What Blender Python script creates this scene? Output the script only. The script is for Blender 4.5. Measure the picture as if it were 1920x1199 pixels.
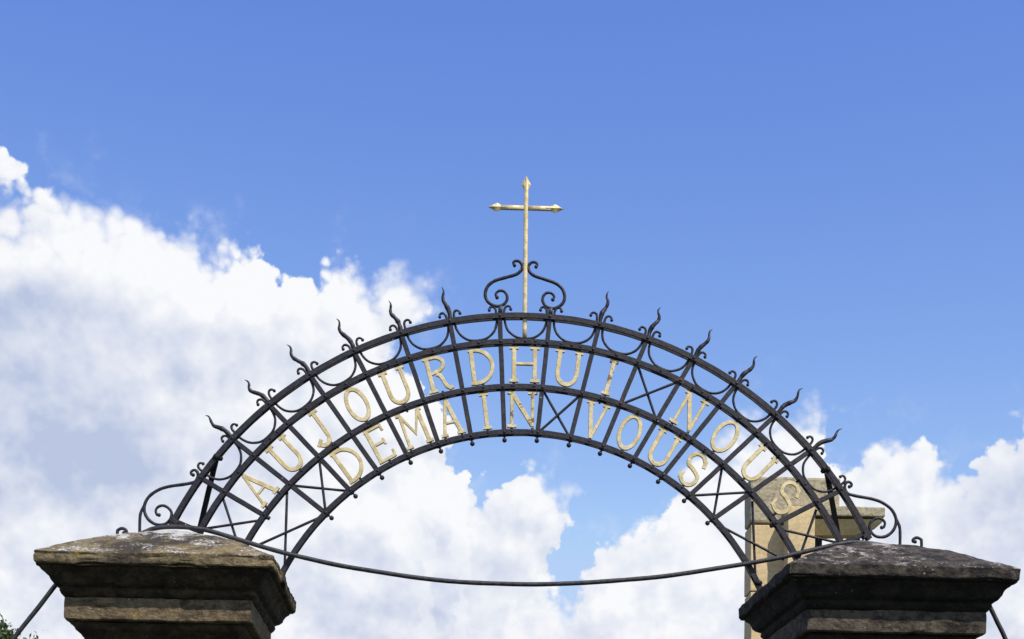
import bpy, bmesh, math, random
from mathutils import Vector, Matrix, noise
import numpy as np

random.seed(7)
for o in list(bpy.data.objects): bpy.data.objects.remove(o)
scene = bpy.context.scene
COL = scene.collection
R = math.radians

# ------------------------------------------------------------------ camera
F_PX, HORIZON = 2780.0, 1700.0            # focal length and eye level in photograph pixels (1920 wide)
YAW, ROLL = R(2.0), R(0.6)
CAM = Vector((-0.215, -5.4, 1.55))
cam_d = bpy.data.cameras.new('camera')
cam = bpy.data.objects.new('camera', cam_d); COL.objects.link(cam)
cam_d.sensor_width = 36.0
cam_d.lens = F_PX / 1920 * 36.0
cam_d.shift_y = (HORIZON - 599.5) / 1920
cam_d.clip_start = 0.05; cam_d.clip_end = 5000
cam.location = CAM
cam.rotation_mode = 'XYZ'
HV = Vector((math.sin(YAW), math.cos(YAW), 0)); RV = Vector((math.cos(YAW), -math.sin(YAW), 0)); ZV = Vector((0, 0, 1))
cr, sr = math.cos(ROLL), math.sin(ROLL)
right = RV * cr + ZV * sr
up = ZV * cr - RV * sr
cam.matrix_world = Matrix.Translation(CAM) @ Matrix((right, up, -HV)).transposed().to_4x4()
scene.camera = cam

def ray(u, v):
    a, b = u - 960.0, v - HORIZON
    return HV + RV * ((a * cr + b * sr) / F_PX) - ZV * ((-a * sr + b * cr) / F_PX)
def P(u, v, y=0.0):
    """point of the place that a measured pixel shows, on the upright plane at depth y"""
    d = ray(u, v)
    return CAM + d * ((y - CAM.y) / d.y)

# ------------------------------------------------------------------ light
SUN_EL, SUN_AZ = R(52), R(142)            # azimuth from +Y towards +X
sun_dir = Vector((math.sin(SUN_AZ) * math.cos(SUN_EL), math.cos(SUN_AZ) * math.cos(SUN_EL), math.sin(SUN_EL)))
sd = bpy.data.lights.new('sun', 'SUN'); sd.energy = 5.0; sd.angle = R(0.53); sd.color = (1.0, 0.94, 0.84)
so = bpy.data.objects.new('sun', sd); COL.objects.link(so)
so.rotation_euler = (-sun_dir).to_track_quat('-Z', 'Y').to_euler()
so.location = sun_dir * 30

scene.view_settings.view_transform = 'Standard'
scene.view_settings.look = 'None'
scene.view_settings.exposure = 0.0
scene.view_settings.gamma = 1.0
scene.view_settings.use_curve_mapping = False

# ------------------------------------------------------------------ node helper
class NT:
    def __init__(s, tree): s.t = tree; s.n = tree.nodes; s.l = tree.links
    def new(s, kind, **kw):
        n = s.n.new(kind)
        for k, v in kw.items(): setattr(n, k, v)
        return n
    def put(s, sock, v):
        if isinstance(v, bpy.types.NodeSocket): s.l.new(v, sock)
        elif v is not None: sock.default_value = v
    def math(s, op, a, b=None, c=None, clamp=False):
        n = s.n.new('ShaderNodeMath'); n.operation = op; n.use_clamp = clamp
        s.put(n.inputs[0], a); s.put(n.inputs[1], b); s.put(n.inputs[2], c)
        return n.outputs[0]
    def vec(s, op, a, b=None, c=None):
        n = s.n.new('ShaderNodeVectorMath'); n.operation = op
        s.put(n.inputs[0], a); s.put(n.inputs[1], b)
        if c is not None: s.put(n.inputs[2], c)
        return n.outputs['Value'] if op == 'LENGTH' else n.outputs[0]
    def scale(s, a, f):
        n = s.n.new('ShaderNodeVectorMath'); n.operation = 'SCALE'
        s.put(n.inputs[0], a); s.put(n.inputs['Scale'], f); return n.outputs[0]
    def noise(s, v, scale, detail=4, rough=.5, lac=2.0, dist=0.0, out='Fac'):
        n = s.n.new('ShaderNodeTexNoise'); s.put(n.inputs['Vector'], v)
        n.inputs['Scale'].default_value = scale; n.inputs['Detail'].default_value = detail
        n.inputs['Roughness'].default_value = rough; n.inputs['Lacunarity'].default_value = lac
        n.inputs['Distortion'].default_value = dist
        return n.outputs[out]
    def voronoi(s, v, scale, feature='F1', detail=0, rough=.5, smooth=.5, out='Distance'):
        n = s.n.new('ShaderNodeTexVoronoi'); n.feature = feature; s.put(n.inputs['Vector'], v)
        n.inputs['Scale'].default_value = scale
        if 'Detail' in n.inputs: n.inputs['Detail'].default_value = detail; n.inputs['Roughness'].default_value = rough
        if feature == 'SMOOTH_F1': n.inputs['Smoothness'].default_value = smooth
        return n.outputs[out]
    def ss(s, x, a, b, lo=0., hi=1.):
        n = s.n.new('ShaderNodeMapRange'); n.interpolation_type = 'SMOOTHSTEP'
        s.put(n.inputs[0], x); s.put(n.inputs[1], a); s.put(n.inputs[2], b); s.put(n.inputs[3], lo); s.put(n.inputs[4], hi)
        return n.outputs[0]
    def lin(s, x, a, b, lo=0., hi=1.):
        n = s.n.new('ShaderNodeMapRange'); s.put(n.inputs[0], x); s.put(n.inputs[1], a); s.put(n.inputs[2], b)
        s.put(n.inputs[3], lo); s.put(n.inputs[4], hi); return n.outputs[0]
    def mix(s, f, a, b, blend='MIX'):
        n = s.n.new('ShaderNodeMix'); n.data_type = 'RGBA'; n.blend_type = blend
        s.put(n.inputs[0], f); s.put(n.inputs[6], a); s.put(n.inputs[7], b); return n.outputs[2]

def rgb(r, g, b): return (r, g, b, 1.0)

# ------------------------------------------------------------------ world: Nishita sky with cumulus
SKY_STRENGTH = 0.10
world = bpy.data.worlds.new('World'); scene.world = world; world.use_nodes = True
world.node_tree.nodes.clear()
W = NT(world.node_tree)
out = W.new('ShaderNodeOutputWorld'); bg = W.new('ShaderNodeBackground')
bg.inputs['Strength'].default_value = SKY_STRENGTH
W.l.new(bg.outputs[0], out.inputs[0])
skyt = W.new('ShaderNodeTexSky', sky_type='NISHITA'); skyt.sun_disc = False
skyt.sun_elevation = SUN_EL; skyt.sun_rotation = SUN_AZ
skyt.altitude = 200; skyt.air_density = 1.0; skyt.dust_density = 0.3; skyt.ozone_density = 4.0
sk = W.new('ShaderNodeSeparateColor'); W.l.new(skyt.outputs[0], sk.inputs[0])
ck = W.new('ShaderNodeCombineColor')
for ch, gain, pw_ in ((0, 6.46, 1.6), (1, 2.92, 1.31), (2, 1.393, .57)):      # camera's rendering of the blue: measured against the photograph
    W.put(ck.inputs[ch], W.math('MINIMUM', W.math('MULTIPLY', W.math('POWER', W.math('MULTIPLY', sk.outputs[ch], .1), pw_), gain * 10), (4.6, 6.3, 9.3)[ch]))
blue = ck.outputs[0]

tc = W.new('ShaderNodeTexCoord').outputs['Generated']
D = W.vec('NORMALIZE', tc)
sep = W.new('ShaderNodeSeparateXYZ'); W.l.new(D, sep.inputs[0])
az = W.math('ARCTAN2', sep.outputs[0], sep.outputs[1])
el = W.math('ARCSINE', sep.outputs[2])
comb = W.new('ShaderNodeCombineXYZ'); W.l.new(az, comb.inputs[0]); W.l.new(el, comb.inputs[1])
AE = comb.outputs[0]

def azel(u, v):
    d = ray(u, v).normalized()
    return math.atan2(d.x, d.y), math.asin(d.z)

TOP = [(-900, 900), (-700, 640), (-450, 560), (-250, 480), (-120, 380), (0, 342), (47, 343), (117, 347), (164, 354), (211, 372), (286, 390), (328, 413), (361, 409), (375, 427), (405, 452), (425, 445),
       (464, 436), (497, 462), (520, 492), (553, 494), (581, 470), (600, 478), (633, 464), (670, 493), (694, 506), (722, 500), (750, 503), (790, 518), (806, 545), (812, 590), (822, 700), (850, 742),
       (872, 790), (880, 880), (930, 892), (960, 888), (1000, 892), (1050, 915), (1080, 955), (1092, 1010), (1104, 1040), (1118, 1012), (1145, 984), (1195, 962),
       (1225, 930), (1250, 902), (1293, 854), (1340, 812), (1378, 790), (1431, 765), (1500, 752), (1550, 765), (1566, 820), (1578, 858),
       (1600, 848), (1644, 820), (1697, 806), (1729, 800), (1775, 824), (1819, 840), (1856, 812), (1899, 792), (1920, 755), (1990, 700),
       (2100, 640), (2250, 650), (2400, 760), (2600, 1000), (2800, 1100)]
pts = sorted(azel(*p) for p in TOP)
a0, a1 = pts[0][0], pts[-1][0]
e0, e1 = 0.0, 0.5

CG = bpy.data.node_groups.new('cloud_field', 'ShaderNodeTree')
CG.interface.new_socket('Dir', in_out='INPUT', socket_type='NodeSocketVector')
CG.interface.new_socket('AE', in_out='INPUT', socket_type='NodeSocketVector')
CG.interface.new_socket('Field', in_out='OUTPUT', socket_type='NodeSocketFloat')
G = NT(CG)
gi = G.new('NodeGroupInput'); go_ = G.new('NodeGroupOutput')
gd, gae = gi.outputs['Dir'], gi.outputs['AE']
w1 = G.vec('SUBTRACT', G.noise(gd, 30, 7, .58, out='Color'), (0.5, 0.5, 0.5))
w2 = G.vec('SUBTRACT', G.noise(gd, 120, 3, .6, out='Color'), (0.5, 0.5, 0.5))
pw = G.vec('ADD', gae, G.vec('ADD', G.scale(w1, .0235), G.scale(w2, .008)))
gs = G.new('ShaderNodeSeparateXYZ'); G.l.new(pw, gs.inputs[0])
fc = G.new('ShaderNodeFloatCurve')
cm = fc.mapping; c0 = cm.curves[0]
norm = [((a - a0) / (a1 - a0), (e - e0) / (e1 - e0)) for a, e in pts]
c0.points[0].location = norm[0]; c0.points[1].location = norm[-1]
for q in norm[1:-1]: c0.points.new(*q)
cm.update()
G.l.new(G.lin(gs.outputs[0], a0, a1), fc.inputs['Value'])
top = G.lin(fc.outputs[0], 0, 1, e0, e1)
field = G.math('MULTIPLY', G.math('SUBTRACT', top, gs.outputs[1]), 0.75)
def blob(u, v, rx, ry):
    a, e = azel(u, v)
    q = G.vec('MULTIPLY', G.vec('SUBTRACT', pw, (a, e, 0)), (F_PX / rx, F_PX / ry, 0))
    return G.math('MULTIPLY', G.math('SUBTRACT', 1.0, G.vec('LENGTH', q)), min(rx, ry) / F_PX)
for b in [(0, 320, 66, 36), (-8, 345, 66, 26), (452, 478, 56, 40), (616, 494, 42, 28), (738, 572, 86, 66), (1000, 975, 100, 92), (1590, 770, 24, 20), (1062, 950, 40, 40)]:
    field = G.math('SMOOTH_MAX', field, blob(*b), 0.004)
for b in [(828, 668, 74, 50), (1062, 1075, 26, 52), (1100, 985, 22, 60), (900, 858, 40, 24),
          (1584, 852, 22, 30), (1180, 870, 100, 100)]:
    field = G.math('SMOOTH_MIN', field, G.math('MULTIPLY', blob(*b), -2.4), 0.003)
bil = G.voronoi(G.vec('ADD', gd, G.scale(w1, .010)), 42, 'F1', 2, .6)
field = G.math('ADD', field, G.math('MULTIPLY', G.math('SUBTRACT', .60, bil), .018))
G.l.new(field, go_.inputs[0])

def cloud(dirv, aev):
    n = W.n.new('ShaderNodeGroup'); n.node_tree = CG
    W.put(n.inputs[0], dirv); W.put(n.inputs[1], aev); return n.outputs[0]
f0 = cloud(D, AE)
f1 = cloud(W.vec('ADD', D, (0.006, 0, 0.012)), W.vec('ADD', AE, (0.006, 0.012, 0)))
n_soft = W.noise(D, 14, 2, .5)
soft = W.lin(n_soft, .42, .70, .0040, .028)
alpha = W.ss(f0, W.math('MULTIPLY', soft, -.42), W.math('MULTIPLY', soft, .58))
veil = W.math('MULTIPLY', W.ss(f0, -0.028, 0.01), W.ss(W.noise(D, 34, 5, .62), .50, .80, 0, .55))
alpha = W.math('MAXIMUM', alpha, veil)
deep = W.ss(f0, 0.010, 0.10)
nb = W.noise(W.vec('MULTIPLY', D, (1, 1, 1.6)), 7.5, 4, .5)
nb2 = W.noise(W.vec('ADD', W.vec('MULTIPLY', D, (1, 1, 1.2)), (3.3, 1.2, .4)), 24.0, 5, .55)
nn = W.math('ADD', W.math('MULTIPLY', nb, .86), W.math('MULTIPLY', nb2, .14))
sh = W.math('MULTIPLY', deep, W.lin(nn, .38, .74, 0, .55))
# relief of the lit billows: thicker towards the sun means shaded here
relief = W.math('SUBTRACT', f1, f0)
rel_s = W.lin(relief, -0.024, 0.010, -.22, .50)
DL = W.vec('ADD', W.vec('MULTIPLY', D, (1, 1, 1.25)), (1.7, 4.1, 2.2))
lobe = W.math('SUBTRACT', W.noise(W.vec('ADD', DL, (0.008, 0, 0.026)), 15, 5, .50), W.noise(DL, 15, 5, .50))
lobe_s = W.math('MULTIPLY', W.lin(lobe, -.20, .20, -.42, .42), W.ss(f0, .004, .03))
shade = W.math('ADD', W.math('ADD', sh, rel_s), lobe_s)
def regio(u, v, rx, ry, amt):
    a, e = azel(u, v)
    q = W.vec('MULTIPLY', W.vec('SUBTRACT', AE, (a, e, 0)), (F_PX / rx, F_PX / ry, 0))
    return W.math('MULTIPLY', W.ss(W.vec('LENGTH', q), 1.0, 0.0), amt)
reg = 0.0
for b in [(60, 740, 560, 330, .95), (60, 930, 420, 170, .25), (440, 740, 220, 150, -.15), (1890, 980, 170, 200, .7), (1700, 1120, 260, 120, .5),
          (860, 1090, 340, 100, .30), (1290, 1010, 150, 130, -.3), (300, 500, 360, 120, -.5), (640, 560, 220, 80, -.35), (990, 990, 160, 70, .25), (300, 930, 130, 60, -.3)]:
    reg = W.math('ADD', reg, regio(*b))
shade = W.math('ADD', shade, W.math('MULTIPLY', reg, W.lin(nn, .25, .75, .70, 1.10)))
shade = W.lin(shade, -.10, 1.25)
wht = (9.5, 9.6, 9.85, 1); gry = (4.9, 5.65, 7.6, 1)
ccol = W.mix(shade, wht, gry)
W.put(bg.inputs['Color'], W.mix(alpha, blue, ccol))
world.cycles.sampling_method = 'MANUAL'; world.cycles.sample_map_resolution = 512

# ------------------------------------------------------------------ object helpers
def link_mesh(name, me, mat, parent=None, loc=None):
    o = bpy.data.objects.new(name, me); COL.objects.link(o)
    if mat and not me.materials: me.materials.append(mat)
    if parent: o.parent = parent
    if loc is not None: o.location = loc
    return o
def from_bm(name, bm, mat, parent=None, smooth=True, loc=None):
    me = bpy.data.meshes.new(name); bm.normal_update(); bm.to_mesh(me); bm.free()
    if smooth:
        for p in me.polygons: p.use_smooth = True
    return link_mesh(name, me, mat, parent, loc)
def tag(o, label=None, cat=None, group=None, kind=None):
    if label: o['label'] = label
    if cat: o['category'] = cat
    if group: o['group'] = group
    if kind: o['kind'] = kind
    return o
def empty(name, loc, label, cat, group=None):
    o = bpy.data.objects.new(name, None); COL.objects.link(o); o.location = loc; o.empty_display_size = .2
    return tag(o, label, cat, group)

def catmull(p, n=6):
    p = [Vector(q) for q in p]
    e = [p[0] * 2 - p[1]] + p + [p[-1] * 2 - p[-2]]
    res = []
    for i in range(1, len(e) - 2):
        a, b, c, d = e[i - 1], e[i], e[i + 1], e[i + 2]
        for k in range(n):
            t = k / n
            res.append(.5 * ((2 * b) + (c - a) * t + (2 * a - 5 * b + 4 * c - d) * t * t + (3 * b - a - 3 * c + d) * t ** 3))
    res.append(p[-1]); return res
def lerp_list(v, n):
    if not isinstance(v, (list, tuple)): return [v] * n
    return [float(x) for x in np.interp(np.linspace(0, 1, n), np.linspace(0, 1, len(v)), v)]
def tube(bm, pts, rad, seg=8, flat=1.0, wob=0.0, ref=Vector((0, 1, 0))):
    """tube through pts; ref is kept as the second axis, flat squashes it"""
    n = len(pts); rs = lerp_list(rad, n); rings = []
    for i, p in enumerate(pts):
        t = (pts[min(i + 1, n - 1)] - pts[max(i - 1, 0)]).normalized()
        b = (ref - t * ref.dot(t))
        b = b.normalized() if b.length > 1e-4 else Vector((1, 0, 0))
        a = t.cross(b).normalized()
        rr = rs[i] * (1 + wob * noise.noise(p * 90))
        rings.append([bm.verts.new(p + a * (rr * math.cos(2 * math.pi * k / seg)) + b * (rr * flat * math.sin(2 * math.pi * k / seg))) for k in range(seg)])
    for i in range(n - 1):
        for k in range(seg):
            bm.faces.new((rings[i][k], rings[i][(k + 1) % seg], rings[i + 1][(k + 1) % seg], rings[i + 1][k]))
    bm.faces.new(rings[0][::-1]); bm.faces.new(rings[-1])
def ball(bm, c, r, seg=10, sc=(1, 1, 1)):
    bmesh.ops.create_uvsphere(bm, u_segments=seg, v_segments=max(5, seg // 2 + 1), radius=r,
                              matrix=Matrix.Translation(c) @ Matrix.Diagonal((*sc, 1)))
def bar(bm, a, b, w, d, ends=0.0, bev=0.0012):
    """rectangular bar from a to b lying parallel to the gate plane: w across, d in depth"""
    a, b = Vector(a), Vector(b); t = (b - a).normalized(); a = a - t * ends; b = b + t * ends
    yv = Vector((0, 1, 0)); yv = (yv - t * yv.dot(t)).normalized(); s = t.cross(yv).normalized()
    prof = [(-w/2+bev, -d/2), (w/2-bev, -d/2), (w/2, -d/2+bev), (w/2, d/2-bev), (w/2-bev, d/2), (-w/2+bev, d/2), (-w/2, d/2-bev), (-w/2, -d/2+bev)]
    n = max(2, int((b - a).length / .03)); rings = []
    for i in range(n + 1):
        c = a.lerp(b, i / n); j = noise.noise(c * 25) * .0007
        rings.append([bm.verts.new(c + s * (x + j) + yv * y) for x, y in prof])
    for i in range(n):
        for k in range(8): bm.faces.new((rings[i][k], rings[i][(k+1) % 8], rings[i+1][(k+1) % 8], rings[i+1][k]))
    bm.faces.new(rings[0][::-1]); bm.faces.new(rings[-1])

# ------------------------------------------------------------------ materials
def new_mat(name):
    m = bpy.data.materials.new(name); m.use_nodes = True; m.node_tree.nodes.clear(); t = NT(m.node_tree)
    o = t.new('ShaderNodeOutputMaterial'); b = t.new('ShaderNodeBsdfPrincipled'); t.l.new(b.outputs[0], o.inputs[0])
    return m, t, b
def bump(t, b, h, strength, dist):
    n = t.new('ShaderNodeBump'); n.inputs['Strength'].default_value = strength; n.inputs['Distance'].default_value = dist
    t.put(n.inputs['Height'], h); t.l.new(n.outputs[0], b.inputs['Normal'])
def geo_pos(t): return t.new('ShaderNodeNewGeometry').outputs['Position']

def iron_mat(name='wrought_iron_black_paint', base=(.0125, .0120, .0175), rust=.635, rough=.50):
    m, t, b = new_mat(name); p = geo_pos(t)
    n1 = t.noise(p, 18, 6, .62); n2 = t.noise(p, 170, 5, .6); n3 = t.noise(p, 60, 3, .5)
    c = t.mix(t.ss(n3, .35, .7), rgb(*base), rgb(base[0] * 2.1, base[1] * 2.0, base[2] * 1.8))
    rm = t.math('MULTIPLY', t.ss(n1, rust - .05, rust + .07), t.ss(n2, .42, .58))
    c = t.mix(rm, c, rgb(.075, .034, .02))
    chip = t.ss(t.noise(p, 75, 2, .5), .765, .785)
    c = t.mix(chip, c, rgb(.42, .42, .42))
    t.put(b.inputs['Base Color'], c)
    t.put(b.inputs['Roughness'], t.lin(n2, .3, .7, rough - .1, rough + .2))
    b.inputs['Specular IOR Level'].default_value = .35
    bump(t, b, t.math('ADD', n2, t.math('MULTIPLY', n3, 2.0)), .5, .0012)
    return m
IRON = iron_mat()
CABLE = iron_mat('grey_cable_sheath', (.024, .024, .029), .8, .5)
DARKIRON = iron_mat('dark_iron', (.005, .005, .006), .9, .7)

def gold_mat(name='gold_leaf_paint', rusty=.70):
    m, t, b = new_mat(name); p = geo_pos(t)
    n1 = t.noise(p, 45, 6, .65); n2 = t.noise(p, 260, 4, .6); n3 = t.noise(p, 14, 3, .5)
    c = t.mix(t.ss(n1, .35, .68), rgb(.52, .415, .20), rgb(.70, .59, .35))
    c = t.mix(t.math('MULTIPLY', t.ss(n2, .55, .75), .32), c, rgb(.28, .20, .10))
    c = t.mix(t.math('MULTIPLY', t.ss(t.noise(p, 30, 6, .7), rusty, rusty + .04), .85), c, rgb(.13, .055, .025))
    t.put(b.inputs['Base Color'], c); b.inputs['Metallic'].default_value = .18
    t.put(b.inputs['Roughness'], t.lin(n1, .3, .7, .38, .62))
    bump(t, b, t.math('ADD', n2, t.math('MULTIPLY', n1, 2.5)), .55, .0014)
    return m
GOLD = gold_mat()
GOLD_RUSTY = gold_mat('gold_paint_rusting_at_foot', .52)

def stone_mat(name, base, dark, pale, ochre, dark_amt, pale_lo, ochre_lo, top_z, big=1.0, seed=0.0, grain=1.0, stain=None, relief=1.0, tone=1.0, crown=None):
    """weathered limestone; lichen crust (pale) grows on the upper faces, soot crust (dark) in large stains"""
    m, t, b = new_mat(name)
    p = t.vec('ADD', geo_pos(t), (seed, seed * .7, seed * 1.3))
    pos = geo_pos(t); sz = t.new('ShaderNodeSeparateXYZ'); t.l.new(pos, sz.inputs[0])
    nrm = t.new('ShaderNodeNewGeometry').outputs['Normal']; sn = t.new('ShaderNodeSeparateXYZ'); t.l.new(nrm, sn.inputs[0])
    st = t.vec('MULTIPLY', p, (1, 1, 1.7))
    n_big = t.noise(p, 5.5 * big, 5, .6, dist=.4); n_str = t.noise(st, 11 * big, 7, .66, dist=.6)
    n_f = t.noise(p, 120, 6, .65); n_m = t.noise(p, 34, 6, .62)
    c = t.mix(t.ss(n_m, .32, .68), rgb(*[x * (1 - .32 * tone) for x in base]), rgb(*[min(.8, x * (1 + .22 * tone)) for x in base]))
    c = t.mix(t.math('MULTIPLY', t.ss(n_str, dark_amt - .10, dark_amt + .10), .92), c, rgb(*dark))
    if stain: c = t.mix(t.math('MULTIPLY', t.ss(t.math('ADD', t.math('MULTIPLY', t.noise(p, 3.6, 4, .55, dist=.3), .75), t.math('MULTIPLY', n_m, .25)), stain - .03, stain + .05), .85), c, rgb(*dark))
    up_f = t.ss(sn.outputs[2], .25, .8)
    oc = t.math('MULTIPLY', t.ss(t.noise(p, 15, 6, .7), ochre_lo, ochre_lo + .06), .85)
    c = t.mix(oc, c, rgb(*ochre))
    pl = t.math('ADD', t.math('MULTIPLY', n_big, .62), t.math('MULTIPLY', t.noise(st, 30, 7, .7), .38))
    if crown: pl = t.math('ADD', pl, t.lin(sz.outputs[2], *crown))
    pm = t.math('MULTIPLY', t.ss(t.math('ADD', t.math('ADD', pl, t.math('MULTIPLY', t.math('SUBTRACT', n_f, .5), .22)), t.lin(up_f, 0, 1, -.16, .0)), pale_lo - .01, pale_lo + .065), .9)
    c = t.mix(pm, c, rgb(*pale))
    spots = t.ss(t.voronoi(p, 42, 'F1'), .16, .11)
    c = t.mix(t.math('MULTIPLY', spots, t.ss(t.noise(p, 9, 2), .52, .6, 0, .7)), c, rgb(*[min(.7, x * 1.1) for x in pale]))
    pits = t.ss(t.voronoi(p, 95, 'F1', 1), .17, .05)
    c = t.mix(t.math('MULTIPLY', pits, .6), c, rgb(*[x * .5 for x in dark]))
    c = t.mix(t.lin(n_f, .3, .7, .38 * grain, 0.0), c, rgb(*[x * .6 for x in dark]))
    t.put(b.inputs['Base Color'], c); b.inputs['Roughness'].default_value = .93; b.inputs['Specular IOR Level'].default_value = .25
    hgt = t.math('ADD', t.math('MULTIPLY', n_m, 1.4), t.math('ADD', t.math('MULTIPLY', n_f, .45), t.math('MULTIPLY', t.noise(st, 22, 7, .7), 1.3)))
    hgt = t.math('SUBTRACT', hgt, t.math('MULTIPLY', pits, .5))
    bump(t, b, t.math('ADD', hgt, t.math('MULTIPLY', pm, .25)), .9 * relief, .010)
    return m
ST_L_CAP = stone_mat('limestone_warm_lichened', (.26, .20, .11), (.036, .031, .028), (.68, .64, .58), (.30, .22, .045), .575, .500, .57, 0, stain=.49, crown=(2.74, 2.88, -.04, .065))
ST_L = stone_mat('limestone_warm', (.215, .16, .095), (.055, .042, .028), (.42, .38, .30), (.50, .32, .015), .57, .70, .61, 0, 1.2, 3.1)
ST_LC = stone_mat('limestone_warm_shaded', (.075, .055, .032), (.022, .017, .012), (.20, .17, .13), (.10, .08, .02), .50, .74, .64, 0, 1.2, 4.1)  # left cornice and neck: darker copy of the warm stone, under-cap shade painted in
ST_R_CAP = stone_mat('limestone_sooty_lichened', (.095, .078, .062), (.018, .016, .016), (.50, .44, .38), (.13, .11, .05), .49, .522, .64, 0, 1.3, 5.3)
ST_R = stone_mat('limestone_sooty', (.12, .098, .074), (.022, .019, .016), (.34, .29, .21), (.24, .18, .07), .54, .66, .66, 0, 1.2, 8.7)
ST_RC = stone_mat('limestone_sooty_shaded', (.030, .025, .021), (.010, .009, .008), (.14, .12, .09), (.06, .05, .02), .50, .74, .70, 0, 1.2, 9.7)  # right cornice and neck: sooty stone darkened further, shade put into the colour
ST_M = stone_mat('limestone_ochre', (.62, .475, .265), (.36, .28, .16), (.60, .54, .38), (.60, .44, .20), .74, .80, .70, 0, .8, 2.3, .15, relief=.18, tone=.45)
ST_MH = stone_mat('limestone_ochre_lichened', (.44, .38, .26), (.20, .165, .11), (.62, .57, .42), (.50, .38, .18), .58, .68, .62, 0, 2.2, 6.3, .5, relief=.35, tone=.7)

# ------------------------------------------------------------------ gate arch
CX = 0.0
RINGS = [(0.0, 0.730 + 1.55, 1.4203), (0.0, 0.7386 + 1.55, 1.3172), (-0.004, 0.7498 + 1.55, 1.1422), (-0.007, 0.7542 + 1.55, 0.9726)]
def ring_pt(k, deg, dr=0.0, y=0.0):
    cx, cz, r = RINGS[k]; a = R(deg)
    return Vector((cx + (r + dr) * math.sin(a), y, cz + (r + dr) * math.cos(a)))
def spoke_deg(i): return 7.37 * (i - 7.5)
def spoke_pts(i):
    a = spoke_deg(i)
    tops = ring_pt(0, a - .1); bot = ring_pt(3, 7.17 * (i - 7.5) - .3)
    return tops, bot
def on_spoke(i, k):
    """where spoke i crosses ring k"""
    a, b = spoke_pts(i); cx, cz, r = RINGS[k]; best = None
    for s in range(401):
        q = a.lerp(b, s / 400); e = abs(math.hypot(q.x - cx, q.z - cz) - r)
        if best is None or e < best[0]: best = (e, q)
    return best[1]

arch = empty('gate_arch', (0, 0, 2.72), 'black wrought iron arch with gold French lettering spanning the two stone gate pillars', 'gate arch')
def apart(name, bm, mat, parent=arch, smooth=True, label=None):
    o = from_bm(name, bm, mat, None, smooth)
    o.parent = parent
    inv = Vector((0, 0, 0)); q = parent
    while q is not None: inv = inv + q.location; q = q.parent
    o.data.transform(Matrix.Translation(-inv))
    if label: o['label'] = label
    return o

def hoop(k, a_from, a_to, y0, y1, hgt, bm):
    n = 150; bev = .001; rings = []
    for i in range(n + 1):
        dg = a_from + (a_to - a_from) * i / n
        w = .0009 * noise.noise(Vector((dg * .35, k * 9.1, y0 * 70)))
        prof = [(-hgt/2+bev, y0), (hgt/2-bev, y0), (hgt/2, y0+bev), (hgt/2, y1-bev), (hgt/2-bev, y1), (-hgt/2+bev, y1), (-hgt/2, y1-bev), (-hgt/2, y0+bev)]
        rings.append([bm.verts.new(ring_pt(k, dg, dr + w, y)) for dr, y in prof])
    for i in range(n):
        for j in range(8): bm.faces.new((rings[i][j], rings[i+1][j], rings[i+1][(j+1) % 8], rings[i][(j+1) % 8]))
    bm.faces.new(rings[0]); bm.faces.new(rings[-1][::-1])
ENDS = [(-63.6, 63.6), (-63.8, 63.6), (-65.0, 64.6), (-64.2, 64.6)]
HH = [.0192, .0188, .0188, .0188]
names = ['outermost hoop carrying the flame spikes', 'second hoop just above the upper words', 'third hoop between the two lines of letters', 'innermost hoop with small iron balls hanging below']
rivet_bm = [bmesh.new() for _ in range(4)]
def rivet(k, c, r=.0048):
    ball(rivet_bm[k], Vector((c.x, -.0147, c.z)), r, 8, (1, .6, 1))
hoops = []
for k in range(4):
    bm = bmesh.new(); hoop(k, ENDS[k][0], ENDS[k][1], -.0145, -.0092, HH[k], bm)
    h_ = apart('hoop', bm, IRON, smooth=False, label=names[k]); hoops.append(h_)
    bm = bmesh.new(); hoop(k, ENDS[k][0], ENDS[k][1], .0092, .0145, HH[k] - .001, bm)
    apart('back_bar', bm, IRON, h_, smooth=False)

for i in range(-1, 17):
    a, b = spoke_pts(i)
    if i in (-1, 16): b = on_spoke(i, 1) if False else ring_pt(1, spoke_deg(i))
    elif i in (0, 15): b = on_spoke(i, 2)
    t = (b - a).normalized()
    bm = bmesh.new(); bar(bm, a - t * .010, b + t * .012, .0165, .0180)
    apart('spoke', bm, IRON, smooth=False)
    if i in (-1, 16): continue
    for k in range(3 if i in (0, 15) else 4): rivet(k, on_spoke(i, k), .0056)
    if 1 <= i <= 14:
        e = b + t * .017; bm = bmesh.new()
        tube(bm, [b + t * .008, e], .0036, 8); ball(bm, b + t * .0265, .0088, 12)
        apart('ball_drop', bm, IRON)
    else:
        bm = bmesh.new(); tube(bm, [b + t * .008, b + t * .022], .0075, 6); apart('bolt', bm, IRON)

# flame spikes
FL = [(-.006, 0), (.0239, .0019), (.0433, -.0009), (.0613, -.010), (.0765, -.0172), (.0912, -.0155), (.104, -.0076), (.1158, -.0047), (.1275, -.0095)]
for i in list(range(1, 7)) + list(range(9, 15)):
    a = spoke_deg(i); sg = 1 if i < 8 else -1
    er = Vector((math.sin(R(a)), 0, math.cos(R(a)))); et = Vector((math.cos(R(a)), 0, -math.sin(R(a))))
    o_ = ring_pt(0, a); sc = random.uniform(.92, 1.06); am = random.uniform(.7, 1.25); ln = random.uniform(-.05, .05)
    pts_ = catmull([o_ + er * (r_ * sc + .008) + et * (tt * sg * am + ln * r_ + random.uniform(-.0008, .0008)) + Vector((0, random.uniform(-.002, .002), 0)) for r_, tt in FL], 5)
    bm = bmesh.new(); tube(bm, pts_, [.0072, .0080, .0086, .0076, .0063, .0053, .0042, .0028, .0009], 8, .8, .25)
    apart('flame_spike', bm, IRON)

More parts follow.
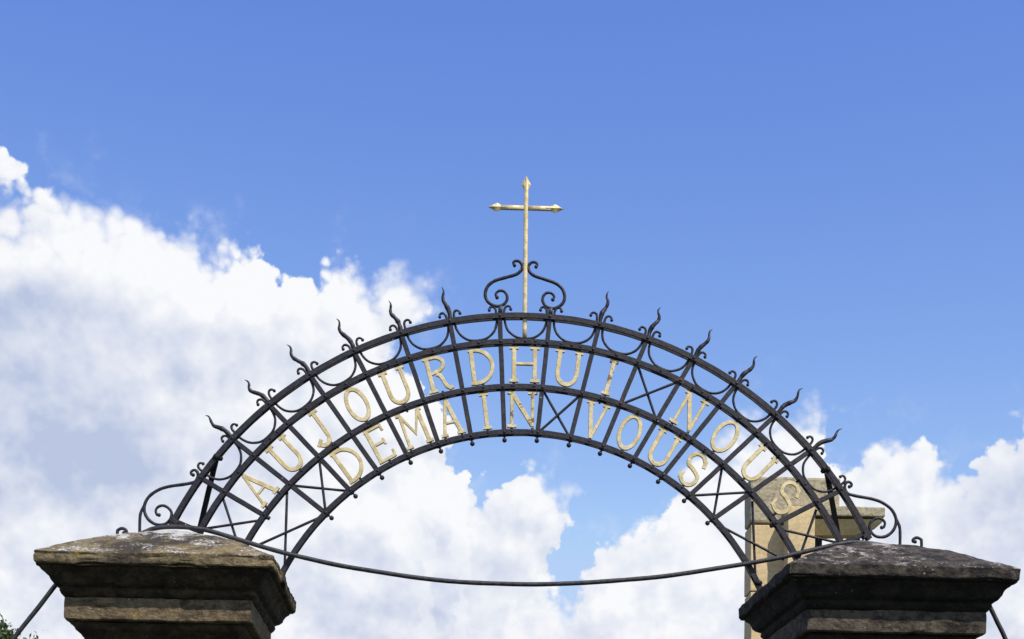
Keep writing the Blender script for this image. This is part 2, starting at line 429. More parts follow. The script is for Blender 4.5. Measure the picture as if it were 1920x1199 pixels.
# festoons with curled ends between every two spokes
HALF = [(-.0525, .1228), (-.0545, .1305), (-.0610, .1345), (-.0690, .1325), (-.0745, .1245), (-.0762, .112), (-.0768, .092), (-.0742, .068), (-.0655, .0456), (-.049, .0285), (-.0285, .0176), (0, .0145)]
for i in range(15):
    mid = spoke_deg(i + .5)
    def fp(tx, rr):
        return ring_pt(1, mid + math.degrees(tx / 1.395), rr, 0)
    jl, jr = random.uniform(-.004, .003), random.uniform(-.004, .003); kx = random.uniform(-.0015, .0015)
    pts_ = [fp(q[0] + kx + random.uniform(-.0007, .0007), q[1] + (jl if q[1] > .1 else 0)) for q in HALF] + [fp(-q[0] + kx + random.uniform(-.0007, .0007), q[1] + (jr if q[1] > .1 else 0)) for q in HALF[:-1][::-1]]
    pc = catmull(pts_, 4)
    bm = bmesh.new(); tube(bm, pc, [.0038] + [.0046] * 8 + [.0038], 8, 1.0, .12, )
    ball(bm, pts_[0], .0062, 8); ball(bm, pts_[-1], .0062, 8)
    apart('festoon', bm, IRON)
    rivet(1, ring_pt(1, mid), .0048)

# rods crossed in the panels without letters
def cross_rods(p0, p1, q0, q1):
    for s, (a, b) in enumerate(((p0, p1), (q0, q1))):
        yy = -.004 if s else .005
        a = Vector((a.x, yy, a.z)); b = Vector((b.x, yy, b.z))
        bm = bmesh.new(); tube(bm, [a.lerp(b, j / 10) for j in range(11)], .0049, 8, 1, .1); apart('cross_rod', bm, IRON)
for i, k in ((1, 2), (8, 2), (13, 2), (10, 1)):
    cross_rods(on_spoke(i, k), on_spoke(i + 1, k + 1), on_spoke(i + 1, k), on_spoke(i, k + 1))
cross_rods(P(418, 935), P(447, 1024), P(386, 992), P(485, 977))
cross_rods(P(538, 922), P(533, 1078), P(600, 971), P(480, 1025))
cross_rods(P(1531, 956), P(1499, 1046), P(1462, 993), P(1572, 1019))
cross_rods(P(1411, 940), P(1417, 1085), P(1350, 987), P(1470, 1050))

# scrolls either side of the cross and posts that carry them
SC = [(415, 660), (408, 645), (418, 633), (440, 633), (459, 650), (463, 675), (450, 698), (420, 718), (350, 738), (290, 757), (250, 788),
      (233, 830), (238, 870), (265, 900), (305, 915), (345, 905), (368, 875), (366, 842), (345, 820), (316, 820), (298, 840), (306, 860)]
def z1(x, y): return P(840 + x / 3.33, 300 + y / 3.33)
mx = z1(482, 700).x
for s in (1, -1):
    pts_ = []
    for x, y in SC:
        q = z1(x, y)
        if s < 0: q = Vector((2 * mx - q.x, 0, q.z - .003))
        pts_.append(q)
    bm = bmesh.new(); tube(bm, catmull(pts_, 5), [.0045, .0056, .0062, .0062, .0060, .0058, .0052, .0044], 8, 1, .12)
    ball(bm, pts_[0], .0068, 8); ball(bm, pts_[-1], .0072, 8)
    scr = apart('scroll', bm, IRON)
    i = 7 if s > 0 else 8
    t_ = ring_pt(0, spoke_deg(i)); bm = bmesh.new(); bar(bm, t_ + Vector((0, 0, .008)), Vector((t_.x, 0, pts_[14].z + .002)), .016, .014)
    apart('post', bm, IRON)

# side scrolls above the pillars
def z5(x, y): return P(200 + x / 7.49, 860 + y / 7.49)
S1 = [(1215, 232), (1190, 225), (1185, 195), (1210, 168), (1245, 166), (1275, 195), (1282, 245), (1262, 300), (1225, 335), (1100, 362), (900, 390), (750, 432), (620, 512), (550, 605), (527, 700),
      (545, 790), (600, 870), (690, 925), (800, 928), (875, 880), (912, 800), (900, 735), (850, 685), (790, 662), (725, 680), (690, 730), (705, 790), (735, 795)]
S2 = [(548, 610), (505, 700), (475, 780), (465, 900), (465, 1050)]
S3 = [(235, 1078), (232, 1062), (262, 1048), (278, 1075), (262, 1040), (215, 1022), (165, 1040), (148, 1090), (150, 1160), (300, 1190)]
S3 = [(242, 1082), (262, 1086), (280, 1070), (262, 1038), (215, 1022), (168, 1040), (150, 1085), (150, 1150)]
fr = ring_pt(0, -63).x + ring_pt(0, 63).x
for s in (1, -1):
    for nm, L, rad in (('side_scroll', S1, [.0042, .0056, .0060, .0060, .0058, .0052, .0046]), ('stay_rod', S2, [.004, .0058, .0058]), ('end_curl', S3, [.004, .0058, .0058])):
        pts_ = []
        for x, y in L:
            q = z5(x, y)
            if s < 0:
                q = Vector((.001 - q.x, 0, q.z + (.006 if nm != 'end_curl' else .022)))
            pts_.append(q)
        if nm == 'end_curl':
            for q in pts_: q.z += .010
            pts_[-1].z -= .07
        if nm == 'stay_rod': pts_[-1].z -= .05
        bm = bmesh.new(); tube(bm, catmull(pts_, 5), rad, 8, 1, .12)
        if nm != 'stay_rod':
            ball(bm, pts_[0], .0070, 8)
            if nm == 'side_scroll': ball(bm, pts_[-1], .0072, 8)
        apart(nm, bm, IRON)
# back braces
for s in (1, -1):
    a = ring_pt(0, -51.9 * s, .0, .014); b = Vector((-1.262 * s, .235, 2.745))
    bm = bmesh.new(); bar(bm, a, b, .0185, .012)
    apart('back_brace', bm, DARKIRON, smooth=False)
    bm = bmesh.new(); c = ring_pt(0, -51.6 * s); ball(bm, Vector((c.x, -.012, c.z)), .012, 8); ball(bm, ring_pt(0, -51.3 * s, -.012, .0), .010, 8)
    apart('clamp', bm, DARKIRON)
    c = ring_pt(3, -63.2 * s, 0, -.012); bm = bmesh.new(); ball(bm, c, .014, 8, (1.2, .8, .8)); apart('clamp', bm, DARKIRON)
    # foot plates under the hoops
    c = ring_pt(0, -62.6 * s)
    bm = bmesh.new(); bar(bm, c + Vector((-.016 * s, .0, .004)), c + Vector((.012 * s, 0, -.016)), .016, .032); apart('foot_plate', bm, IRON, smooth=False)

# ---- gold cross
cross = bpy.data.objects.new('cross', None); COL.objects.link(cross); cross.parent = arch
base = P(984, 634); topc = P(986.5, 332); arm_z = P(985, 390.5).z; cx_ = (base.x + topc.x) / 2
cross.location = Vector((cx_, 0, base.z)) - arch.location
cross['label'] = 'tall slim gold cross with pointed arrow ends'
bm = bmesh.new(); bar(bm, Vector((cx_, 0, base.z)), Vector((cx_, 0, topc.z - .022)), .0158, .011, bev=.0022)
apart('shaft', bm, GOLD, cross)
def arrow_tip(c, d):
    s = Vector((0, 1, 0)).cross(d); bm = bmesh.new(); prof = [(-.020, .0076), (-.010, .0080), (.0, .0105), (.012, .0165), (.020, .0135), (.030, .0075), (.044, .0006)]
    rings = []
    for x, w in prof:
        q = c + d * x; t = .0066
        rings.append([bm.verts.new(v) for v in (q + s * w, q + Vector((0, -t * (1 if x < .04 else .3), 0)), q - s * w, q + Vector((0, t * (1 if x < .04 else .3), 0)))])
    for i in range(len(rings) - 1):
        for j in range(4): bm.faces.new((rings[i][j], rings[i+1][j], rings[i+1][(j+1) % 4], rings[i][(j+1) % 4]))
    bm.faces.new(rings[0]); bm.faces.new(rings[-1][::-1])
    bmesh.ops.recalc_face_normals(bm, faces=bm.faces)
    return bm
for d, L in ((Vector((-1, 0, 0)), .0905), (Vector((1, 0, 0)), .0905)):
    c = Vector((cx_, 0, arm_z)); bm = bmesh.new(); bar(bm, c + d * .0082, c + d * L, .0158, .0104, bev=.002)
    apart('cross_arm', bm, GOLD, cross)
    apart('arrow_tip', arrow_tip(c + d * (L + .003), d), GOLD, cross, smooth=False)
apart('arrow_tip', arrow_tip(Vector((cx_, 0, topc.z - .040)), Vector((0, 0, 1))), GOLD, cross, smooth=False)

# ---- letters: cut from plate, slab serifs. Unit box: x -.5..+.5 of width, z 0..1 of height
def arcp(cx, cz, rx, rz, a, b, n=16):
    return [(cx + rx * math.cos(R(a + (b - a) * i / n)), cz + rz * math.sin(R(a + (b - a) * i / n))) for i in range(n + 1)]
# every glyph: list of (polyline in metres, width)
H_ = .132
def glyphs(ch, w, h):
    T, t = .0158, .0122; sv = .0118; S = []
    x0, x1 = -w / 2 + .012, w / 2 - .012
    def serif(x, z, hw=.017, ang=0): S.append(([(x - hw * math.cos(ang), z - hw * math.sin(ang)), (x + hw * math.cos(ang), z + hw * math.sin(ang))], sv))
    zt, zb = h - sv / 2, sv / 2
    if ch == 'H':
        for x in (x0, x1): S.append(([(x, zb), (x, zt)], T)); serif(x, zb); serif(x, zt)
        S.append(([(x0, h * .52), (x1, h * .52)], t * .85))
    elif ch == 'I':
        S.append(([(0, zb), (0, zt)], T)); serif(0, zb, .0165); serif(0, zt, .0165)
    elif ch == 'N':
        S.append(([(x0, zb), (x0, zt)], t)); S.append(([(x1, zb), (x1, zt)], t)); S.append(([(x0, zt), (x1, zb + .002)], T))
        serif(x0, zb); serif(x1, zt); serif(x0 - .005, zt, .011)
    elif ch == 'U':
        rr = (x1 - x0) / 2; zc = rr * 1.15 + sv * .5
        S.append(([(x0, zt)] + arcp(0, zc, rr, rr * 1.15, 180, 360, 18) + [(x1, zt)], T)); serif(x0, zt); serif(x1, zt, .015)
    elif ch == 'O':
        S.append((arcp(0, h / 2, w / 2 - .008, h / 2 - .006, 0, 360, 36), .0148))
    elif ch == 'D':
        S.append(([(x0, zb), (x0, zt)], T)); rx = w * .60
        S.append(([(x0, zt)] + arcp(x0 + w * .12, h / 2, w * .72, h / 2 - sv / 2, 88, -88, 22) + [(x0, zb)], T * .92))
        S.append(([(x0 - .012, zt), (x0, zt)], sv)); S.append(([(x0 - .012, zb), (x0, zb)], sv))
    elif ch == 'J':
        xr = w * .10
        S.append(([(xr, zt)] + [(xr, h * .5)] + arcp(xr - w * .30, h * .25, w * .30, h * .23, 0, -140, 14), T)); serif(xr, zt)
        S.append(([(xr - w * .68, h * .10), (xr - w * .40, h * .22)], sv))
    elif ch == 'A':
        S.append(([(x0, zb), (0, h)], t)); S.append(([(0, h), (x1, zb)], T)); S.append(([(x0 * .52, h * .36), (x1 * .52, h * .36)], t * .75))
        serif(x0, zb, .013); serif(x1, zb, .015)
    elif ch == 'R':
        S.append(([(x0, zb), (x0, zt)], T)); serif(x0, zt, .015); serif(x0, zb)
        S.append(([(x0, zt)] + arcp(x0 + w * .28, h * .76, w * .38, h * .235 - sv * .4, 85, -85, 14) + [(x0, h * .515)], T * .85))
        S.append(([(x0 + w * .28, h * .50), (x0 + w * .42, h * .44), (x0 + w * .50, h * .30), (x0 + w * .58, h * .12), (x0 + w * .72, zb), (x0 + w * .84, zb + .004)], T * .9))
    elif ch == 'E':
        S.append(([(x0, zb), (x0, zt)], T)); S.append(([(x0 - .010, zt), (x1, zt)], sv)); S.append(([(x0 - .010, zb), (x1, zb)], sv))
        S.append(([(x0, h * .52), (x1 * .55, h * .52)], sv * .9)); S.append(([(x1, zt + .004), (x1 + .001, h * .80)], sv * .9)); S.append(([(x1, zb - .003), (x1 + .002, h * .22)], sv * .9))
        S.append(([(x1 * .6, h * .43), (x1 * .6, h * .61)], sv * .8))
    elif ch == 'M':
        S.append(([(x0, zb), (x0 + .004, zt)], t)); S.append(([(x1, zb), (x1 - .004, zt)], T)); S.append(([(x0 + .004, zt), (0, h * .36), (x1 - .004, zt)], t * .95))
        serif(x0, zb, .013); serif(x1, zb, .014); serif(x0 - .002, zt, .010); serif(x1 + .002, zt, .008)
    elif ch == 'V':
        S.append(([(x0, zt), (0, 0)], T)); S.append(([(0, 0), (x1, zt)], t)); serif(x0, zt, .015); serif(x1, zt, .014)
    elif ch == 'S':
        a, b = w * .36, h * .235
        S.append((arcp(0, h - b - sv * .5, a, b, 28, 225, 12) + [(-w * .02, h * .515), (w * .18, h * .45)] + arcp(0, b + sv * .5, a, b, 30, -152, 12), T * .95))
        S.append(([(a * .95, h * .86), (a * .80 + .008, h * .66)], sv * 1.2)); S.append(([(-a * .98, h * .12), (-a * .80 - .004, h * .33)], sv * 1.2))
    return S
def strip(bm, pts2, width, th, y0):
    """flat strip following a polyline, chamfered front edges"""
    p = [Vector((x, 0, z)) for x, z in pts2]; n = len(p); rings = []
    closed = (p[0] - p[-1]).length < 1e-5
    if closed: p = p[:-1]; n -= 1
    for i in range(n):
        a = p[(i - 1) % n] if closed else p[max(i - 1, 0)]; b = p[(i + 1) % n] if closed else p[min(i + 1, n - 1)]
        d1 = (p[i] - a); d2 = (b - p[i]); t = (d1.normalized() + d2.normalized()).normalized() if d1.length > 1e-7 and d2.length > 1e-7 else (b - a).normalized()
        s = t.cross(Vector((0, 1, 0))).normalized(); w = width / 2 * (1 + .10 * noise.noise(p[i] * 60 + Vector((y0 * 999, 0, 0))))
        if d1.length > 1e-7 and d2.length > 1e-7: w /= max(.6, abs(s.dot(d1.normalized().cross(Vector((0, 1, 0))).normalized())))
        cb = .0016
        rings.append([bm.verts.new(p[i] + s * x + Vector((0, y, 0))) for x, y in
                      ((-w + cb, y0 - th), (w - cb, y0 - th), (w, y0 - th + cb), (w, y0), (-w, y0), (-w, y0 - th + cb))])
    m = n if closed else n - 1
    for i in range(m):
        for j in range(6): bm.faces.new((rings[i][j], rings[(i+1) % n][j], rings[(i+1) % n][(j+1) % 6], rings[i][(j+1) % 6]))
    if not closed: bm.faces.new(rings[0][::-1]); bm.faces.new(rings[-1])
def letter(ch, k, slot, w, dt=0.0, dr=0.0, h=H_, tilt=0.0, mat=None, note=''):
    """letter ch hung in slot (between spokes slot and slot+1), between ring k and ring k+1"""
    bm = bmesh.new()
    for j, (pl, wd) in enumerate(glyphs(ch, w, h)):
        strip(bm, pl, wd, .0085 + .00035 * j, .0048 + .00025 * j)
    a = spoke_deg(slot + .5) if k == 1 else 7.27 * (slot + .5 - 7.5) - .15
    mid = (ring_pt(k, a) + ring_pt(k + 1, a)) / 2
    er = Vector((math.sin(R(a)), 0, math.cos(R(a)))); et = Vector((math.cos(R(a)), 0, -math.sin(R(a))))
    # stubs that hold the letter between the hoops
    xs = {'H': (-w/2+.012, w/2-.012), 'N': (-w/2+.012, w/2-.012), 'M': (-w/2+.012, w/2-.012), 'A': (-w/2+.012, w/2-.012), 'U': (-w/2+.012, w/2-.012)}
    bmesh.ops.recalc_face_normals(bm, faces=bm.faces)
    rot = Matrix.Rotation(R(a + tilt), 4, 'Y')
    M = Matrix.Translation(mid + er * dr + et * dt) @ rot @ Matrix.Translation(Vector((0, -.004, -h / 2)))
    bm.transform(M)
    o = apart('letter', bm, mat or GOLD, smooth=False, label=note)
    ttop = xs.get(ch, (0,)) if ch in 'HNU' else (0,); tbot = xs.get(ch, (0,)) if ch in 'HNMA' else (0,)
    for x in ttop:
        bs = bmesh.new(); q = M @ Vector((x, .004, h - .002)); tube(bs, [q, q + er * .022], .0042, 6); rivet(k, q + er * .018 , .0042); apart('stub', bs, IRON, o)
    for x in tbot:
        bs = bmesh.new(); q = M @ Vector((x, .004, .002)); tube(bs, [q, q - er * .022], .0050, 6); rivet(k + 1, q - er * .016, .0042); apart('stub', bs, IRON, o)
    return o
LET1 = [('A', 0, .092), ('U', 1, .088), ('J', 2, .080), ('O', 3, .084), ('U', 4, .090), ('R', 5, .088), ('D', 6, .086), ('H', 7, .100), ('U', 8, .094), ('I', 9, .04),
        ('N', 11, .090), ('O', 12, .088), ('U', 13, .088), ('S', 14, .084)]
LET2 = [('D', 2, .084), ('E', 3, .080), ('M', 4, .100), ('A', 5, .086), ('I', 6, .04), ('N', 7, .100), ('V', 9, .084), ('O', 10, .086), ('U', 11, .088), ('S', 12, .084)]
ADJ = {(0, 14): (0, 0, -20), (1, 12): (0, 0, -7)}
for row, (k, L) in enumerate(((1, LET1), (2, LET2))):
    line = 'upper' if row == 0 else 'lower'
    for ch, sl, w in L:
        rust = (row == 0 and sl == 9) or (row == 1 and sl == 7)
        dt, dr, tl = ADJ.get((row, sl), (0, 0, 0))
        letter(ch, k, sl, w, dt, dr, H_ if row == 0 else .134, tl, GOLD_RUSTY if rust else GOLD,
               'gold capital %s in the %s line%s' % (ch, line, ', foot gone rusty' if rust else ''))
for k in range(4):
    for q in range(-60, 61, 1):
        pass
    o = apart('rivet_row', rivet_bm[k], IRON, hoops[k]); o['kind'] = 'stuff'

# ------------------------------------------------------------------ stone pillars
def loft(levels, n=44, amp=.0025, seed=0, edge=.004, cap_top=False, cap_bottom=True, fn=None):
    """square rings (half width, z) joined; displaced by noise. centre at origin"""
    bm = bmesh.new(); rings = []
    for hw, z, *rest in levels:
        a_ = rest[0] if rest else 1.0
        ring = []
        for side in range(4):
            for i in range(n):
                t = -1 + 2 * i / n
                x, y = [(t, -1), (1, t), (-t, 1), (-1, -t)][side]
                p = Vector((x * hw, y * hw, z))
                corner = max(0.0, abs(t) - .93) / .07
                q = p + Vector((seed * 3.7, seed * 1.9, 0))
                d = Vector((noise.noise(q * 9), noise.noise(q * 9 + Vector((7, 3, 1))), noise.noise(q * 9 + Vector((2, 8, 5))))) * amp * 1.6
                d += Vector((noise.noise(q * 38), noise.noise(q * 38 + Vector((7, 3, 1))), noise.noise(q * 38 + Vector((2, 8, 5))))) * amp
                p = p + d * a_
                if fn: p = fn(p, hw, a_)
                k_ = 1 - corner * edge / max(hw, .05)
                p.x *= k_; p.y *= k_
                ring.append(bm.verts.new(p))
        rings.append(ring)
    m = 4 * n
    for a, b in zip(rings, rings[1:]):
        for i in range(m): bm.faces.new((a[i], a[(i + 1) % m], b[(i + 1) % m], b[i]))
    def capf(r, flip):
        z = sum(v.co.z for v in r) / m
        c = bm.verts.new((0, 0, z))
        for i in range(m):
            f = (r[i], r[(i + 1) % m], c) if not flip else (r[(i + 1) % m], r[i], c)
            bm.faces.new(f)
    if cap_bottom: capf(rings[0], True)
    if cap_top: capf(rings[-1], False)
    return bm

def densify(lv, step):
    res = [lv[0]]
    for a, b in zip(lv, lv[1:]):
        L = math.hypot(b[0] - a[0], b[1] - a[1]); k = max(1, int(L / step))
        for i in range(1, k + 1):
            t = i / k; res.append((a[0] + (b[0] - a[0]) * t, a[1] + (b[1] - a[1]) * t))
    return res

def pillar(x, y, ztop, zapex, mcap, mbody, mcorn, label, seed, chips, turn=0.0):
    root = empty('gate_pillar', (x, y, 0), label, 'gate pillar', 'stone pillars of the gate'); root.rotation_euler.z = R(turn)
    zs = ztop - .041
    lv = densify([(.33, zs + .002), (.397, zs), (.4005, zs + .004), (.4015, zs + .037), (.398, ztop)], .006)
    slope = [(.398 * (1 - t) + .012 * t, ztop + (zapex - ztop) * (t + .10 * math.sin(math.pi * t))) for t in [i / 34 for i in range(1, 35)]]
    def bite(p, hw, a_):
        # frost-broken lower arris
        if hw > .38 and p.z < zs + .012 and chips:
            q = Vector((p.x * 7 + seed, p.y * 7, 0)); c = max(0, noise.noise(q) - .12) * 2.3
            p = Vector((p.x * (1 - .012 * c), p.y * (1 - .012 * c), p.z + .016 * c))
        # bedding cracks on the fascia
        if hw > .38 and zs + .012 < p.z < zs + .036 and chips:
            l = zs + .027 + .005 * noise.noise(Vector((p.x * 9, p.y * 9, seed)))
            if abs(p.z - l) < .0035 and noise.noise(Vector((p.x * 5, p.y * 5, seed + 4))) > -.15:
                k = 1 - .009; p = Vector((p.x * k, p.y * k, p.z))
        return p
    bm = loft(lv + slope, 72, .0028, seed, .004, True, True, bite)
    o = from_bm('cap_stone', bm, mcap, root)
    z = zs
    pf = [(.30, z - .100), (.3165, z - .095), (.327, z - .084), (.330, z - .078), (.328, z - .066), (.333, z - .063), (.345, z - .058), (.355, z - .046), (.359, z - .035), (.366, z - .024), (.378, z - .014), (.380, z - .008), (.394, z - .004), (.394, z - .0005), (.33, z - .0004)]
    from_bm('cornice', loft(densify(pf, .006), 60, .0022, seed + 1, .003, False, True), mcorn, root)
    def torn(p, hw, a_): return p
    pf = densify([(.24, z - .174), (.312, z - .173), (.316, z - .169), (.316, z - .0975), (.28, z - .0972)], .007)
    from_bm('frieze', loft(pf, 60, .0022, seed + 2, .002, False, True), mbody, root)
    pf = densify([(.20, z - .262), (.262, z - .260), (.266, z - .250), (.262, z - .240), (.262, z - .226), (.272, z - .212), (.288, z - .200), (.292, z - .190), (.292, z - .1768), (.2, z - .1765)], .007)
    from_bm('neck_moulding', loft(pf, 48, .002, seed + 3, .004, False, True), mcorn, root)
    zt = z - .263; nb_ = 6; hgt = (zt - .30) / nb_
    for i in range(nb_):
        z0 = .30 + i * hgt; pf = densify([(.2, z0 + .003), (.246, z0 + .003), (.25, z0 + .008), (.25, z0 + hgt - .008), (.246, z0 + hgt - .003), (.2, z0 + hgt - .003)], .03)
        from_bm('stone_block', loft(pf, 20, .0025, seed + 4 + i, .005, True, True), mbody, root)
    pf = densify([(.31, -.05), (.31, .26), (.30, .275), (.27, .299), (.2, .2995)], .03)
    from_bm('plinth', loft(pf, 24, .003, seed + 20, .006, True, True), mbody, root)
    return root
N_BEFORE = set(bpy.data.objects)
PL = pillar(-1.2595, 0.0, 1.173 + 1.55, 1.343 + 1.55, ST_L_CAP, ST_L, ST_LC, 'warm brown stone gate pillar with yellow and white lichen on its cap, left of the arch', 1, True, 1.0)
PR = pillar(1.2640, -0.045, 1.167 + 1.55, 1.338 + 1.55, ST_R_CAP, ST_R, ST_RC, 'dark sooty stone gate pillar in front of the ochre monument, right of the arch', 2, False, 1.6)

for o in set(bpy.data.objects) - N_BEFORE:
    if o.type == 'MESH': o.data.set_sharp_from_angle(angle=R(38))

# ------------------------------------------------------------------ cable over the pillars
CB = [(262, 1003), (290, 992), (330, 988.5), (380, 993), (437, 1009), (500, 1028), (560, 1044), (640, 1061), (720, 1075), (800, 1086), (880, 1092.5),
      (985, 1096), (1080, 1094), (1180, 1087), (1280, 1076), (1370, 1062), (1460, 1046), (1530, 1030), (1570, 1021), (1605, 1017), (1640, 1020), (1690, 1029)]
mid = [P(u, v, -.028) for u, v in CB]
lft = [P(-40, 1285, -.028), P(25, 1199, -.028), P(70, 1142, -.028), P(103, 1099, -.028), P(128, 1072, -.028), P(185, 1030, -.028)]
rgt = [P(1745, 1047, -.028), P(1800, 1078, -.028), P(1830, 1100, -.028), P(1852, 1131, -.028), P(1870, 1167, -.028), P(1887, 1203, -.028), P(1925, 1300, -.028)]
bm = bmesh.new(); path = lft + mid + rgt
path = [path[0] + Vector((-.35, 0, -.8)), path[0] + Vector((-.16, 0, -.3))] + path + [path[-1] + Vector((.09, 0, -.3)), path[-1] + Vector((.2, 0, -.8))]
tube(bm, [q + Vector((0, noise.noise(q * 6) * .003, noise.noise(q * 5 + Vector((3, 1, 9))) * .003)) for q in catmull(path, 6)], .0084, 12, 1, .06)
o = from_bm('cable', bm, CABLE)
tag(o, 'grey cable sagging across the gateway and draped over both pillar caps', 'cable')

# ------------------------------------------------------------------ stone monument behind
YM = 6.6     # depth of its front
mon = empty('stone_monument', (P(1465, 1199, YM).x, YM, 0), 'ochre stone calvary monument with projecting arm, standing behind the dark right pillar', 'monument')
def block(name, u0, v0, u1, v1, yf, depth, mat, ground=False, seed=0, bev=.007, label=None, taper=None):
    a = P(u0, v0, yf); b = P(u1, v1, yf)
    x0, x1, zt, zb = a.x, b.x, a.z, (0.0 if ground else b.z)
    bm = bmesh.new(); nx = max(2, int((x1 - x0) / .06)); nz = max(2, int((zt - zb) / .06)); ny = max(2, int(depth / .06))
    bmesh.ops.create_cube(bm, size=1)
    bmesh.ops.scale(bm, vec=(x1 - x0, depth, zt - zb), verts=bm.verts)
    bmesh.ops.translate(bm, vec=((x0 + x1) / 2, yf + depth / 2, (zt + zb) / 2), verts=bm.verts)
    if taper:
        for v in bm.verts:
            if v.co.z < (zt + zb) / 2: v.co.x = x0 + taper[0] if v.co.x < (x0 + x1) / 2 else x1 - taper[1]
    bmesh.ops.bevel(bm, geom=list(bm.edges), offset=bev, segments=2, affect='EDGES', profile=.6)
    bmesh.ops.subdivide_edges(bm, edges=[e for e in bm.edges if e.calc_length() > .15], cuts=8, use_grid_fill=True)
    for v in bm.verts:
        q = v.co * 7 + Vector((seed, 0, 0))
        v.co += Vector((noise.noise(q), noise.noise(q + Vector((5, 0, 0))), noise.noise(q + Vector((0, 5, 0))))) * .006
    o = from_bm(name, bm, mat, None, smooth=False); o.parent = mon; o.data.transform(Matrix.Translation(-mon.location))
    if label: o['label'] = label
    return o
D1 = .27
block('head_block', 1408, 893, 1575, 983, YM, D1, ST_MH, seed=1, bev=.02, label='lichened top block')
block('stone_block', 1408.5, 983.6, 1526, 1110, YM, D1, ST_M, seed=2)
block('stone_block', 1408, 1110.6, 1526, 1236, YM, D1, ST_M, seed=3)
block('stone_block', 1407.5, 1236.6, 1526, 1400, YM, D1, ST_M, seed=4)
block('stone_block', 1407, 1400.6, 1526, 1600, YM, D1, ST_M, seed=4)
block('stone_block', 1406, 1600.6, 1526, 1900, YM, D1, ST_M, ground=True, seed=5)
YF = YM - .17
block('front_pier', 1478, 949, 1527, 1110, YF, .17, ST_M, seed=6)
block('front_pier', 1478, 1110.6, 1527, 1350, YF, .17, ST_M, seed=7)
block('front_pier', 1478, 1350.6, 1527, 1900, YF, .17, ST_M, ground=True, seed=8)
block('arm', 1528, 948, 1660, 969, YF - .002, .155, ST_MH, seed=9, bev=.010, label='stone arm reaching right')
# corbel under the arm with hollowed end
prof = [(1528, 973.5), (1655, 974), (1656, 978), (1649, 984), (1640, 988), (1632, 993), (1622, 997), (1608, 999), (1528, 999)]
bm = bmesh.new(); fr_ = [P(u, v, YF + .02) + Vector((0, max(0, v - 976) * .0035, 0)) for u, v in prof]
va = [bm.verts.new(p) for p in fr_]; vb = [bm.verts.new(p + Vector((0, .12, 0))) for p in fr_]
bm.faces.new(va); bm.faces.new(vb[::-1])
for i in range(len(va)): bm.faces.new((va[i], vb[i], vb[(i+1) % len(va)], va[(i+1) % len(va)]))
bmesh.ops.recalc_face_normals(bm, faces=bm.faces)
o = from_bm('corbel', bm, ST_M, None, False); o.parent = mon; o.data.transform(Matrix.Translation(-mon.location))
# iron frame hanging from the corbel
fr0 = bpy.data.objects.new('iron_frame', None); COL.objects.link(fr0); fr0.parent = mon
fr0.location = P(1566, 1004, YF + .1) - mon.location
for (a, b, w) in (((1531, 985), (1531, 1031), .020), ((1538.5, 980), (1537.5, 1026), .026), ((1609, 985), (1609, 1026), .026), ((1524, 1028), (1612, 1028), .028)):
    y_ = YF + .16 if a[1] != 1028 else YF + .20
    bm = bmesh.new(); bar(bm, P(a[0], a[1], y_), P(b[0], b[1], y_), w, .03)
    o = from_bm('bar', bm, DARKIRON, None, False); o.parent = fr0; o.data.transform(Matrix.Translation(-mon.location - fr0.location))

# ------------------------------------------------------------------ tree
def leaf_mat():
    m, t, b = new_mat('leaf_green'); p = geo_pos(t)
    n = t.noise(p, 5, 3, .5); n2 = t.noise(p, 60, 2, .5)
    c = t.mix(t.ss(n, .35, .65), rgb(.045, .085, .018), rgb(.085, .125, .035)); c = t.mix(t.ss(n2, .5, .7, 0, .6), c, rgb(.12, .15, .06))
    t.put(b.inputs['Base Color'], c); b.inputs['Roughness'].default_value = .55
    tr = t.new('ShaderNodeBsdfTranslucent'); t.put(tr.inputs[0], c); mx_ = t.new('ShaderNodeMixShader'); mx_.inputs[0].default_value = .3
    o = [n for n in t.n if n.type == 'OUTPUT_MATERIAL'][0]
    t.l.new(b.outputs[0], mx_.inputs[1]); t.l.new(tr.outputs[0], mx_.inputs[2]); t.l.new(mx_.outputs[0], o.inputs[0]); return m
def bark_mat():
    m, t, b = new_mat('bark'); p = t.vec('MULTIPLY', geo_pos(t), (1, 1, .3)); n = t.noise(p, 40, 6, .6)
    t.put(b.inputs['Base Color'], t.mix(n, rgb(.05, .038, .028), rgb(.15, .12, .09))); b.inputs['Roughness'].default_value = .9
    bump(t, b, n, .8, .02); return m
LEAF, BARK = leaf_mat(), bark_mat()
YT = 9.0
tp = P(-45, 1199, YT)
tree = empty('leafy_tree', (tp.x, YT, 0), 'small green leafy tree at the lower left behind the brown pillar', 'tree')
rnd = random.Random(11)
bt = bmesh.new(); trunk = [Vector((0, 0, -.1)), Vector((.03, 0, .8)), Vector((-.02, .04, 1.7)), Vector((.02, 0, 2.6)), Vector((0, 0, 3.5))]
tube(bt, catmull(trunk, 5), [.13, .11, .09, .06, .025], 10, 1, .3)
twigs = []
ztree = P(20, 1150, YT).z
tops = [P(u - 10, v + 13, YT + dy) - tree.location for u, v, dy in ((8, 1150, 0), (20, 1160, .1), (2, 1163, -.1), (78, 1184, .1), (66, 1190, -.1), (30, 1170, 0), (-25, 1148, 0.2), (-60, 1160, -.2), (-90, 1175, .2), (45, 1205, 0))]
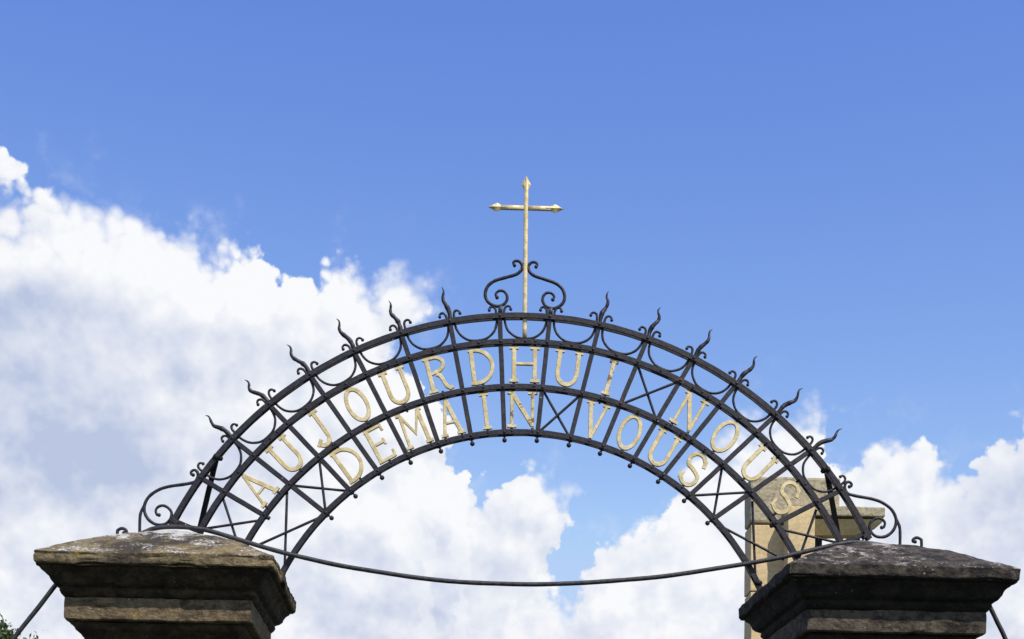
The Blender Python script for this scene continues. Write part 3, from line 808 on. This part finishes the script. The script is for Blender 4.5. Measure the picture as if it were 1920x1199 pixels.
for i in range(46):
    a = rnd.uniform(0, 2 * math.pi); z0 = rnd.uniform(1.3, 3.2); L = rnd.uniform(.45, .95) * (1.15 - .28 * (z0 - 1.3))
    s0 = Vector((0, 0, z0)); e = s0 + Vector((math.cos(a) * L, math.sin(a) * L, L * rnd.uniform(.3, .8)))
    if e.z > 3.78: e.z = 3.78
    m_ = s0.lerp(e, .5) + Vector((0, 0, -.06)); tube(bt, catmull([s0, m_, e], 4), [.022, .012, .004], 6, 1, .2); twigs += [(s0.lerp(e, t) , .26) for t in (.5, .75, .95)]
for q in tops:
    s0 = Vector((q.x * .25, q.y * .5, 2.7)); tube(bt, catmull([s0, s0.lerp(q, .6), q], 5), [.018, .008, .002], 5, 1, .2)
    twigs += [(s0.lerp(q, t), .07 + .22 * (1 - t)) for t in (.45, .55, .65, .75, .83, .9, .96)]
from_bm('trunk', bt, BARK, tree)
V, Fc = [], []
for c, rad in twigs:
    n_l = int(60 + 340 * rad)
    for _ in range(n_l):
        d = Vector((rnd.gauss(0, 1), rnd.gauss(0, 1), rnd.gauss(0, 1))) * rad * .5
        p = c + d; s = rnd.uniform(.016, .03)
        ax = Vector((rnd.uniform(-1, 1), rnd.uniform(-1, 1), rnd.uniform(-.3, 1))).normalized(); bx_ = ax.orthogonal().normalized()
        bx_ = Matrix.Rotation(rnd.uniform(0, 6.28), 3, ax) @ bx_; cy = ax.cross(bx_)
        i0 = len(V); V += [p - bx_ * s, p + cy * s * .5 + ax * s * .15, p + bx_ * s, p - cy * s * .5 + ax * s * .15]; Fc.append((i0, i0 + 1, i0 + 2, i0 + 3))
me = bpy.data.meshes.new('crown'); me.from_pydata(V, [], Fc); link_mesh('crown', me, LEAF, tree)

# ------------------------------------------------------------------ ground
def ground_mat(name, a, b_, sc):
    m, t, b = new_mat(name); p = geo_pos(t); n = t.noise(p, sc, 8, .6); n2 = t.noise(p, sc * 12, 4, .6)
    t.put(b.inputs['Base Color'], t.mix(t.ss(t.math('ADD', t.math('MULTIPLY', n, .6), t.math('MULTIPLY', n2, .4)), .38, .62), rgb(*a), rgb(*b_)))
    b.inputs['Roughness'].default_value = .95; bump(t, b, n2, .8, .02); return m
bm = bmesh.new(); bmesh.ops.create_grid(bm, x_segments=8, y_segments=8, size=1500)
tag(from_bm('ground', bm, ground_mat('grass_ground', (.022, .038, .011), (.045, .062, .022), .6), None, False), kind='structure')
bm = bmesh.new(); bmesh.ops.create_grid(bm, x_segments=2, y_segments=20, size=1)
bmesh.ops.scale(bm, vec=(1.05, 20, 1), verts=bm.verts)
o = from_bm('path', bm, ground_mat('dark_gravel_path', (.035, .031, .026), (.075, .066, .054), 3), None, False, loc=(0, 2, .004)); tag(o, kind='structure')
